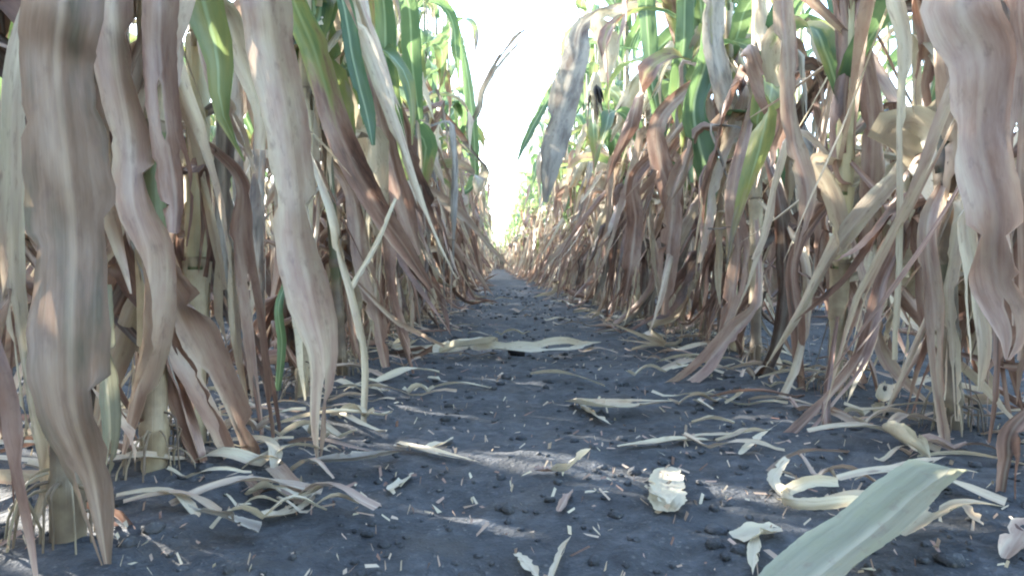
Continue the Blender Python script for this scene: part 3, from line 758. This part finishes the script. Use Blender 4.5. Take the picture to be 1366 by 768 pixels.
px_leaf(q4, [(905, 230), (895, 300), (890, 360), (885, 420)], [24, 30, 30, 10], (0, 0), z0=0.5, hue=0.36, slits=1)
px_leaf(near(PR, 1.63), [(850, 230), (848, 300), (840, 370), (838, 420)], [20, 26, 24, 8], (0, 0), z0=0.5, hue=0.5)
px_leaf(q3, [(1000, 60), (1020, 110), (1042, 155), (1030, 200), (1010, 250)], [26, 34, 30, 30, 8], (-0.1, -0.12), z0=0.55, hue=0.48, twist=[0.2, 0.6, -0.4], fold=0.5)
px_leaf(q3, [(1010, -30), (1018, 40), (1022, 80)], [22, 30, 10], (-0.05, -0.05), z0=0.6, hue=0.1)
px_leaf(q3, [(1010, 395), (978, 440), (935, 490), (890, 522), (830, 538), (790, 540)], [14, 30, 32, 24, 16, 4], (-0.06, -0.12), z0=0.28, hue=0.36, fold=0.5)
px_leaf(q3, [(1035, 250), (1045, 340), (1040, 440), (1015, 510), (990, 545)], [22, 34, 36, 40, 20], (-0.1, -0.12), z0=0.42, hue=0.74, curl=1.4)
px_leaf(q3, [(978, 250), (985, 330), (975, 400), (960, 450)], [24, 32, 28, 8], (0, 0), z0=0.5, hue=0.40, slits=1)
px_leaf(q3, [(1070, 330), (1075, 420), (1060, 500), (1025, 560), (990, 602)], [12, 14, 13, 11, 5], (-0.15, -0.35), z0=0.3, hue=0.12, nc=4)
px_leaf(q3, [(945, 305), (985, 303)], [3, 4], (-0.1, -0.05), hue=0.8, nc=4)
px_leaf(q2, [(1052, -20), (1048, 80), (1060, 180), (1075, 260), (1060, 340)], [30, 34, 30, 28, 6], (-0.06, -0.06), z0=0.5, hue=0.32, curl=0.9, slits=1)
px_leaf(q2, [(1085, 215), (1105, 260), (1125, 320), (1130, 345)], [20, 28, 22, 6], (-0.05, -0.05), z0=0.33, hue=0.1, twist=0.5)
px_leaf(q2, [(1128, -20), (1135, 70), (1128, 150), (1130, 225), (1140, 243)], [26, 28, 30, 24, 5], (-0.04, -0.04), z0=0.5, hue=0.56, twist=[0.3, 0.8], curl=1.0)
px_leaf(q2, [(1155, -20), (1150, 60), (1162, 160), (1165, 260), (1162, 340), (1150, 410)], [26, 24, 34, 38, 34, 16], (-0.05, -0.04), z0=0.5, hue=0.42, curl=0.7, slits=1)
px_leaf(q2, [(1195, 300), (1175, 380), (1150, 470), (1105, 535), (1050, 595), (1000, 643)], [16, 24, 24, 22, 22, 10], (-0.1, -0.22), z0=0.34, hue=0.5, fold=0.5, dry=1)
px_leaf(q2, [(1105, 540), (1110, 590), (1112, 650)], [12, 14, 9], (-0.18, -0.2), z0=0.12, hue=0.6, nc=4)
px_leaf(q2, [(1060, 340), (1065, 430), (1068, 500), (1072, 552)], [18, 22, 16, 14], (0.02, 0.02), z0=0.3, hue=0.55)
px_leaf(q2, [(1165, 420), (1178, 475), (1205, 512), (1242, 540)], [16, 20, 18, 4], (-0.1, -0.15), hue=0.3, z0=0.26, twist=0.5)
px_leaf(q1, [(1200, -20), (1204, 60), (1200, 180), (1200, 300), (1197, 400), (1195, 480)], [26, 22, 11, 10, 10, 8], (-0.04, -0.03), z0=0.48, hue=0.02, nc=4, ragged=0.05, wave=0.05)
px_leaf(q1, [(1225, -20), (1232, 60), (1228, 120), (1245, 180)], [30, 32, 26, 8], (0.05, 0.08), z0=0.48, hue=0.55, twist=0.4)
px_leaf(q1, [(1262, -20), (1258, 70), (1275, 150), (1285, 200), (1272, 270), (1252, 360), (1240, 440)], [22, 30, 36, 24, 18, 18, 6], (-0.02, 0), z0=0.42, hue=0.3, curl=0.8, twist=[0, 0.2, 0.9, 0.4])
px_leaf(q1, [(1240, 300), (1248, 400), (1250, 500), (1262, 600), (1240, 660)], [24, 30, 18, 20, 14], (-0.03, -0.06), z0=0.28, hue=0.33, slits=1)
px_leaf(q1, [(1280, 280), (1268, 380), (1275, 470), (1272, 560)], [20, 24, 22, 16], (-0.04, -0.05), z0=0.26, hue=0.12, slits=1)
px_leaf(q0, [(1300, -30), (1308, 80), (1312, 180), (1322, 280), (1335, 370), (1350, 440), (1345, 480)], [92, 90, 84, 78, 72, 46, 8], (-0.02, -0.04), z0=0.46, hue=0.40, curl=0.4, wave=0.2, slits=1, tails=0)
px_leaf(q0, [(1372, -30), (1368, 100), (1362, 240), (1366, 380), (1355, 480)], [40, 44, 40, 36, 10], (0.02, 0.02), z0=0.46, hue=0.42)
px_leaf(q0, [(1310, 250), (1305, 380), (1305, 460), (1300, 520)], [24, 26, 26, 6], (0.05, 0.05), z0=0.30, hue=0.15)
px_leaf(q0, [(1330, 430), (1322, 520), (1318, 590)], [12, 8, 4], (0.04, 0.04), hue=0.6, nc=4)
px_leaf(q0, [(1366, 560), (1350, 620), (1345, 690)], [30, 40, 30], (0.0, 0.0), z0=0.12, hue=0.62, curl=1.2)

# pale sheath stalk and dark ear on the right-hand row
e, ax = near(PR, 2.2)
p = pix(790, 120, e.location.y - 0.08)
s = add('ear', EARS[0], e, Matrix.Translation(p - e.location + Vector((0.01, 0, 0.05))) @ Matrix.Scale(0.7, 4)); s['label'] = 'shrivelled ear with blackened tip'
add('silk', SILK, s, Matrix.Translation((0, -0.02, -0.06)) @ Matrix.Scale(1.4, 4))

# ------------------------------------------------------------------ leaves lying on the soil
def ground_leaf(pts, width, label, name='fallen_leaf', hue=0.1, lift=0.004, lifts=None, curl=0.4, fold=0.2, wave=0.25, dry=1.0, twist=0.0, cat='leaf', group=None, n=36, nc=6, slits=1, tip=0.6, base=0.5, ragged=0.2, outline=True, bleach=None, crumple=0.10, world=False, torn=3):
    rng = np.random.default_rng(3000 + len(bpy.data.objects))
    P = []
    for i, (x, y) in enumerate(pts):
        q = Vector((x, y, gh(x, y) + (lifts[i] if lifts else lift))) if world else gnd(x, y, (lifts[i] if lifts else lift)); P.append(q)
    Q = spline([tuple(q) for q in P], n)
    for i in range(n): Q[i, 2] = max(Q[i, 2], gh(Q[i, 0], Q[i, 1]) + 0.002)
    o3 = Q.mean(axis=0); o3[2] = gh(o3[0], o3[1])
    t = np.linspace(0, 1, n)
    ws = blade_width(t, width, tip, base) if outline is True else spline(np.array(outline)[:, None] * width, n)[:, 0]
    tw = np.interp(t, np.linspace(0, 1, np.size(twist)), np.atleast_1d(twist))
    dr = np.interp(t, np.linspace(0, 1, np.size(dry)), np.atleast_1d(dry))
    md = ribbon(Q - o3, ws, (0, 0, 1), rng, nc, tw, fold, curl, wave, ragged, slits, dr, 0.0, 0.04, crumple, 0.06, torn, 0)
    # keep it on the soil
    md.V[:, 2] = np.maximum(md.V[:, 2], [gh(float(v[0] + o3[0]), float(v[1] + o3[1])) - o3[2] + 0.0015 for v in md.V])
    if bleach is None: bleach = 0.42 if hue <= 0.065 else 0.08
    o = add(name, md.mesh(name, M_LEAF), None, Matrix.Translation(Vector(o3)), (hue, 0, bleach))
    return tag(o, label, cat, group)

ground_leaf([(1040, 805), (1095, 762), (1160, 710), (1225, 656), (1268, 624)], 0.040, 'big grey-green fallen leaf slanting across the soil beside a dark stalk', hue=0.96, dry=1.0, lifts=[0.012, 0.018, 0.024, 0.03, 0.036], fold=0.3, curl=0.3, wave=0.12, tip=0.9, base=0.9, n=50, nc=10, slits=0, ragged=0.04, crumple=0.07, torn=0).color = (0.10, 0.92, 0.0, 1)
ground_leaf([(1262, 640), (1285, 628), (1305, 630)], 0.010, 'small curled pale shred at the torn end of the big grey-green leaf', hue=0.05, lifts=[0.03, 0.03, 0.026], n=14, nc=3)
ground_leaf([(522, 464), (580, 470), (630, 462), (690, 466), (760, 462), (802, 456)], 0.032, 'long whitish flat leaf lying straight across the path', hue=0.06, lifts=[0.014, 0.014, 0.022, 0.020, 0.022, 0.012], twist=[-0.5, -0.7, -0.6, -0.7, -0.5], fold=0.3, wave=0.4, tip=0.75, bleach=0.9)
ground_leaf([(585, 470), (612, 462), (648, 458), (665, 462)], 0.035, 'short white crumpled leaf on top of the flat leaf across the path', hue=0.03, lifts=[0.014, 0.03, 0.03, 0.016], fold=0.5, bleach=0.95)
ground_leaf([(738, 628), (755, 626), (772, 612), (788, 598)], 0.018, 'small curled whitish leaf alone on the bare soil', hue=0.03, lifts=[0.004, 0.006, 0.016, 0.026], twist=[0, 0.5, 0.9], curl=0.8)
ground_leaf([(712, 626), (726, 628), (738, 628)], 0.014, 'little brown leaf scrap joined to the curled whitish leaf', hue=0.6, n=14, nc=3)
ground_leaf([(890, 682), (892, 665), (888, 645), (895, 622)], 0.028, 'torn whitish husk scrap with ragged ends lying flat on the soil', name='husk_scrap', cat='husk', hue=0.04, lifts=[0.003, 0.006, 0.008, 0.003], slits=1, torn=4, ragged=0.12, tip=0.85, base=0.6, wave=0.1, fold=0.12, curl=0.1, crumple=0.03)
ground_leaf([(868, 650), (882, 662), (893, 672)], 0.018, 'small side flap of the torn whitish husk scrap', name='husk_scrap', cat='husk', hue=0.06, lifts=[0.004, 0.010, 0.010], n=16, nc=4)
c = gnd(1095, 682)
ground_leaf([(c.x + a, c.y + b) for a, b in ((0.026, 0.026), (0.004, 0.027), (-0.020, 0.018), (-0.029, 0.004), (-0.020, -0.009), (0.004, -0.012), (0.032, -0.004))], 0.010, 'straw leaf strip curled round into a loop on the soil', hue=0.05, lifts=[0.016, 0.014, 0.010, 0.009, 0.009, 0.010, 0.012], twist=[1.0, 1.4, 1.57, 1.57, 1.57, 1.4], curl=0.4, tip=0.95, base=0.8, world=True, bleach=0.4, slits=0, wave=0.1)
ground_leaf([(1052, 612), (1032, 640), (1045, 660), (1062, 668)], 0.011, 'narrow bent straw strip leading into the curled loop leaf', hue=0.06, lifts=[0.02, 0.008, 0.010, 0.012], nc=4)
ground_leaf([(1182, 575), (1205, 590), (1222, 602), (1242, 612)], 0.026, 'plump pale folded husk piece lying near the dark stalk', name='husk_scrap', cat='husk', hue=0.05, lifts=[0.02, 0.024, 0.018, 0.010], curl=1.8, fold=0.4)
ground_leaf([(1140, 640), (1180, 625), (1230, 618), (1262, 608)], 0.010, 'thin tan strip arching to the base of the dark stalk', hue=0.2, lifts=[0.006, 0.016, 0.018, 0.02], nc=4)
ground_leaf([(1205, 714), (1245, 690), (1290, 672), (1345, 676)], 0.012, 'long narrow straw strip beside the big grey-green leaf', hue=0.12, lifts=[0.004, 0.01, 0.014, 0.006], nc=4)
ground_leaf([(1285, 672), (1300, 688), (1312, 700)], 0.008, 'short straw offshoot beside the long narrow strip', hue=0.15, n=14, nc=3)
ground_leaf([(330, 660), (360, 650), (395, 664), (438, 645)], 0.015, 'wavy straw leaf curling on the litter under the long forked tan leaf', hue=0.06, lifts=[0.006, 0.014, 0.008, 0.018], twist=[0.1, 0.5, 0.2, 0.6], tip=0.85)
ground_leaf([(345, 690), (385, 682), (430, 650)], 0.014, 'narrow pale strip under the wavy straw leaf', hue=0.1, nc=4)
ground_leaf([(415, 618), (480, 612), (535, 602)], 0.020, 'greyish leaf strip lying out from the left row toward the path', hue=0.95, lifts=[0.01, 0.014, 0.006])
ground_leaf([(530, 590), (570, 602), (640, 616)], 0.012, 'thin straight straw pointing into the path', hue=0.08, nc=4)
ground_leaf([(520, 654), (538, 640), (552, 630)], 0.011, 'small slanting straw chip on bare soil', hue=0.05, n=16, nc=3)
ground_leaf([(565, 600), (590, 592), (605, 582)], 0.012, 'short pale chip above the thin straight straw', hue=0.05, n=16, nc=3)
ground_leaf([(570, 504), (598, 510)], 0.016, 'whitish leaf bit near the flat leaf across the path', hue=0.04, n=14, nc=3)
ground_leaf([(760, 536), (800, 542), (850, 540), (905, 534)], 0.026, 'pale crumpled end of a leaf trailing onto the soil', hue=0.12, lifts=[0.006, 0.012, 0.014, 0.012])
ground_leaf([(775, 540), (792, 552), (815, 566)], 0.012, 'small pale strip bent away from the trailing leaf', hue=0.05, n=16, nc=3)
ground_leaf([(825, 596), (900, 588), (985, 588)], 0.011, 'long straight straw lying toward the right row', hue=0.07, nc=3)
ground_leaf([(870, 592), (940, 582), (1030, 572)], 0.010, 'second long straw crossing beside the straight one', hue=0.14, nc=3)
ground_leaf([(988, 606), (1010, 585), (1045, 560)], 0.010, 'pale stem piece slanting up from the soil to the row', hue=0.03, nc=3, lifts=[0.003, 0.012, 0.03])
ground_leaf([(985, 720), (1010, 712), (1042, 704)], 0.020, 'short wide straw chip near the tip of the big grey-green leaf', hue=0.06, n=16, nc=4, tip=0.95, base=0.9)
ground_leaf([(1008, 715), (1006, 740), (1004, 766)], 0.008, 'narrow chip below the short wide straw chip', hue=0.04, n=14, nc=3)
ground_leaf([(688, 738), (702, 752), (722, 775)], 0.009, 'pale chip in the middle of the path by a twig of leaf', hue=0.1, n=14, nc=3)
ground_leaf([(735, 775), (748, 740), (762, 714)], 0.007, 'pale curled twig of leaf standing up from the path', hue=0.08, n=18, nc=4, lifts=[0.003, 0.006, 0.012], twist=0.6)
ground_leaf([(745, 682), (755, 665), (764, 652)], 0.008, 'thin dull leaf thread on the path', hue=0.5, n=14, nc=3)
ground_leaf([(1340, 745), (1360, 715), (1375, 690)], 0.016, 'tan stem chip lying past the narrow straw strip', hue=0.35, n=14, nc=4)
ground_leaf([(780, 657), (812, 656)], 0.008, 'tiny whitish straw chip between the curled leaf and the husk scrap', hue=0.03, n=10, nc=2)
ground_leaf([(260, 680), (300, 690), (345, 710)], 0.016, 'greyish stem piece lying by the fan of pale roots', hue=0.95, lifts=[0.03, 0.014, 0.006], tip=0.95, base=0.9)
ground_leaf([(1170, 552), (1180, 535), (1184, 512)], 0.018, 'small white leaf propped upright behind the pale husk piece', hue=0.03, n=18, nc=4, lifts=[0.002, 0.02, 0.04], tip=0.9)

# small litter one can still pick out: strips along the foot of the rows and on the path
LIT = []
for i in range(12):
    rng = np.random.default_rng(4000 + i); L = rng.uniform(0.05, 0.19); w = rng.uniform(0.005, 0.014); n = 12
    b = rng.uniform(-0.02, 0.02); t = np.linspace(0, 1, n)
    P = np.stack([(t - 0.5) * L, b * np.sin(t * 3.1), 0.004 + 0.012 * np.abs(np.sin(t * rng.uniform(2, 7) + rng.uniform(0, 3)))], 1)
    LIT.append(ribbon(P, w * (0.5 + 0.5 * np.sin(np.pi * (0.1 + 0.85 * t))), (0, 0, 1), rng, 3, rng.uniform(-.3, .3) + smooth_noise(rng, n, 4) * 0.7, 0.3, rng.uniform(0, 1.5), 0.3, 0.2, 0, 1.0, 0.0).mesh('leaf_strip', M_LEAF))
rl = random.Random(21)
for i in range(290):
    y = 0.5 * math.exp(rl.random() * 2.2)
    r = rl.random()
    if r < 0.44: x = XL + abs(rl.gauss(0, 0.09)) * rl.choice((1, 1, -1))
    elif r < 0.92: x = XR - abs(rl.gauss(0, 0.13)) * rl.choice((1, 1, -1))
    else: x = rl.uniform(XL, XR)
    if abs(x) < 0.12 and y < 0.9: continue
    o = add('leaf_strip', LIT[rl.randrange(12)], None, Matrix.Translation((x, y, gh(x, y))) @ rz(rl.gauss(0, 0.5)) @ Matrix.Scale(rl.uniform(0.6, 1.2), 4), ((rl.random() ** 2) * 0.6, 0, rl.random() * 0.5))
    k = 0 if x < XL + 0.16 else (1 if x > XR - 0.2 else 2)
    tag(o, ('small dry leaf strip in the litter along the row with the broad drooping tan leaf', 'small dry leaf strip in the litter along the row beside the big grey-green fallen leaf',
            'small dry leaf strip lying loose on the bare path between the rows')[k], 'leaf', ('leaf strips along the tan-leaf row', 'leaf strips along the big-leaf row', 'leaf strips on the bare path')[k])

def chaff():
    rng = np.random.default_rng(9); V, Fq, L, r = [], [], [], []
    for i in range(4200):
        y = 0.42 * math.exp(rng.random() * 2.6); x = rng.uniform(-1.0, 1.5) * min(1.0, 0.45 + y * 0.45)
        a = rng.uniform(-1.6, 1.6); l = 0.0015 + 0.014 * rng.random() ** 3; w = 0.0007 + 0.0026 * rng.random() ** 2
        z = gh(x, y) + 0.003; c, s = math.cos(a), math.sin(a); k = len(V)
        tz = rng.uniform(-0.003, 0.004)
        for (p, q, h) in ((-l, -w, -tz), (l, -w, tz), (l, w, tz + 0.001), (-l, w, -tz + 0.001)):
            p += rng.uniform(-.4, .4) * l; q += rng.uniform(-.6, .6) * w; V.append((x + (p * c - q * s) / 2, y + (p * s + q * c) / 2, z + h)); L.append((0.3, l, 1.0)); r.append(0)
        h = rng.random() * 0.6
        r[-4:] = [h] * 4; Fq.append((k, k + 1, k + 2, k + 3))
    o = add('chaff', MD(V, Fq, L, np.array(r)).mesh('chaff', M_LEAF, False))
    tag(o, 'tiny pale flecks of leaf chaff strewn over the soil', 'chaff', kind='stuff')
chaff()

def clods():
    rng = np.random.default_rng(10)
    base = np.array([(x, y, z) for x in (-1, 0, 1) for y in (-1, 0, 1) for z in (-1, 0, 1) if (x, y, z) != (0, 0, 0)], float)
    # cube sphere, 26 verts, 24 quads
    ids = {tuple(p): i for i, p in enumerate(base)}
    fq = []
    for axn in range(3):
        for sg in (-1, 1):
            for a in (-1, 0):
                for b in (-1, 0):
                    q = []
                    for da, db in ((0, 0), (1, 0), (1, 1), (0, 1)):
                        p = [0, 0, 0]; p[axn] = sg; p[(axn + 1) % 3] = a + da; p[(axn + 2) % 3] = b + db; q.append(ids[tuple(map(float, p))])
                    fq.append(q if sg > 0 else q[::-1])
    fq = np.array(fq); nb = base / np.linalg.norm(base, axis=1)[:, None]
    V, Fq = [], []
    for i in range(2800):
        y = 0.42 * math.exp(rng.random() * 2.6); x = rng.uniform(-1.0, 1.5) * min(1.0, 0.45 + y * 0.45)
        s = 0.0016 + 0.0045 * rng.random() ** 4 + 0.0009 * y
        b = nb * (1 + rng.uniform(-0.28, 0.28, (26, 1))) * np.array([s * rng.uniform(0.8, 1.5), s * rng.uniform(0.8, 1.5), s * 0.75])
        V.append(b + np.array([x, y, gh(x, y) + s * 0.25])); Fq.append(fq + 26 * i)
    V = np.concatenate(V); o = add('soil_crumbs', MD(V, np.concatenate(Fq), np.zeros((len(V), 3)), 0.0).mesh('soil_crumbs', M_SOIL))
    tag(o, 'small dark soil crumbs scattered over the ground', 'soil', kind='stuff')
clods()

def dark_clod():
    g = gnd(690, 474); n, ns = 9, 12; th = np.linspace(-1.4, 1.4, n)
    md = tube([(0, 0, 0.013 * math.sin(a)) for a in th], [0.015 * math.cos(a) + 0.0004 for a in th], ns)
    md.V *= np.array([1 + 0.35 * noise.noise(Vector(v) * 90) for v in md.V])[:, None] * np.array([1.25, 1.0, 1.0])
    o = add('soil_clod', md.mesh('soil_clod', M_CLOD), None, Matrix.Translation(g + Vector((0, 0, 0.008))))
    tag(o, 'black soil clod on the path by the long whitish flat leaf', 'clod')
dark_clod()
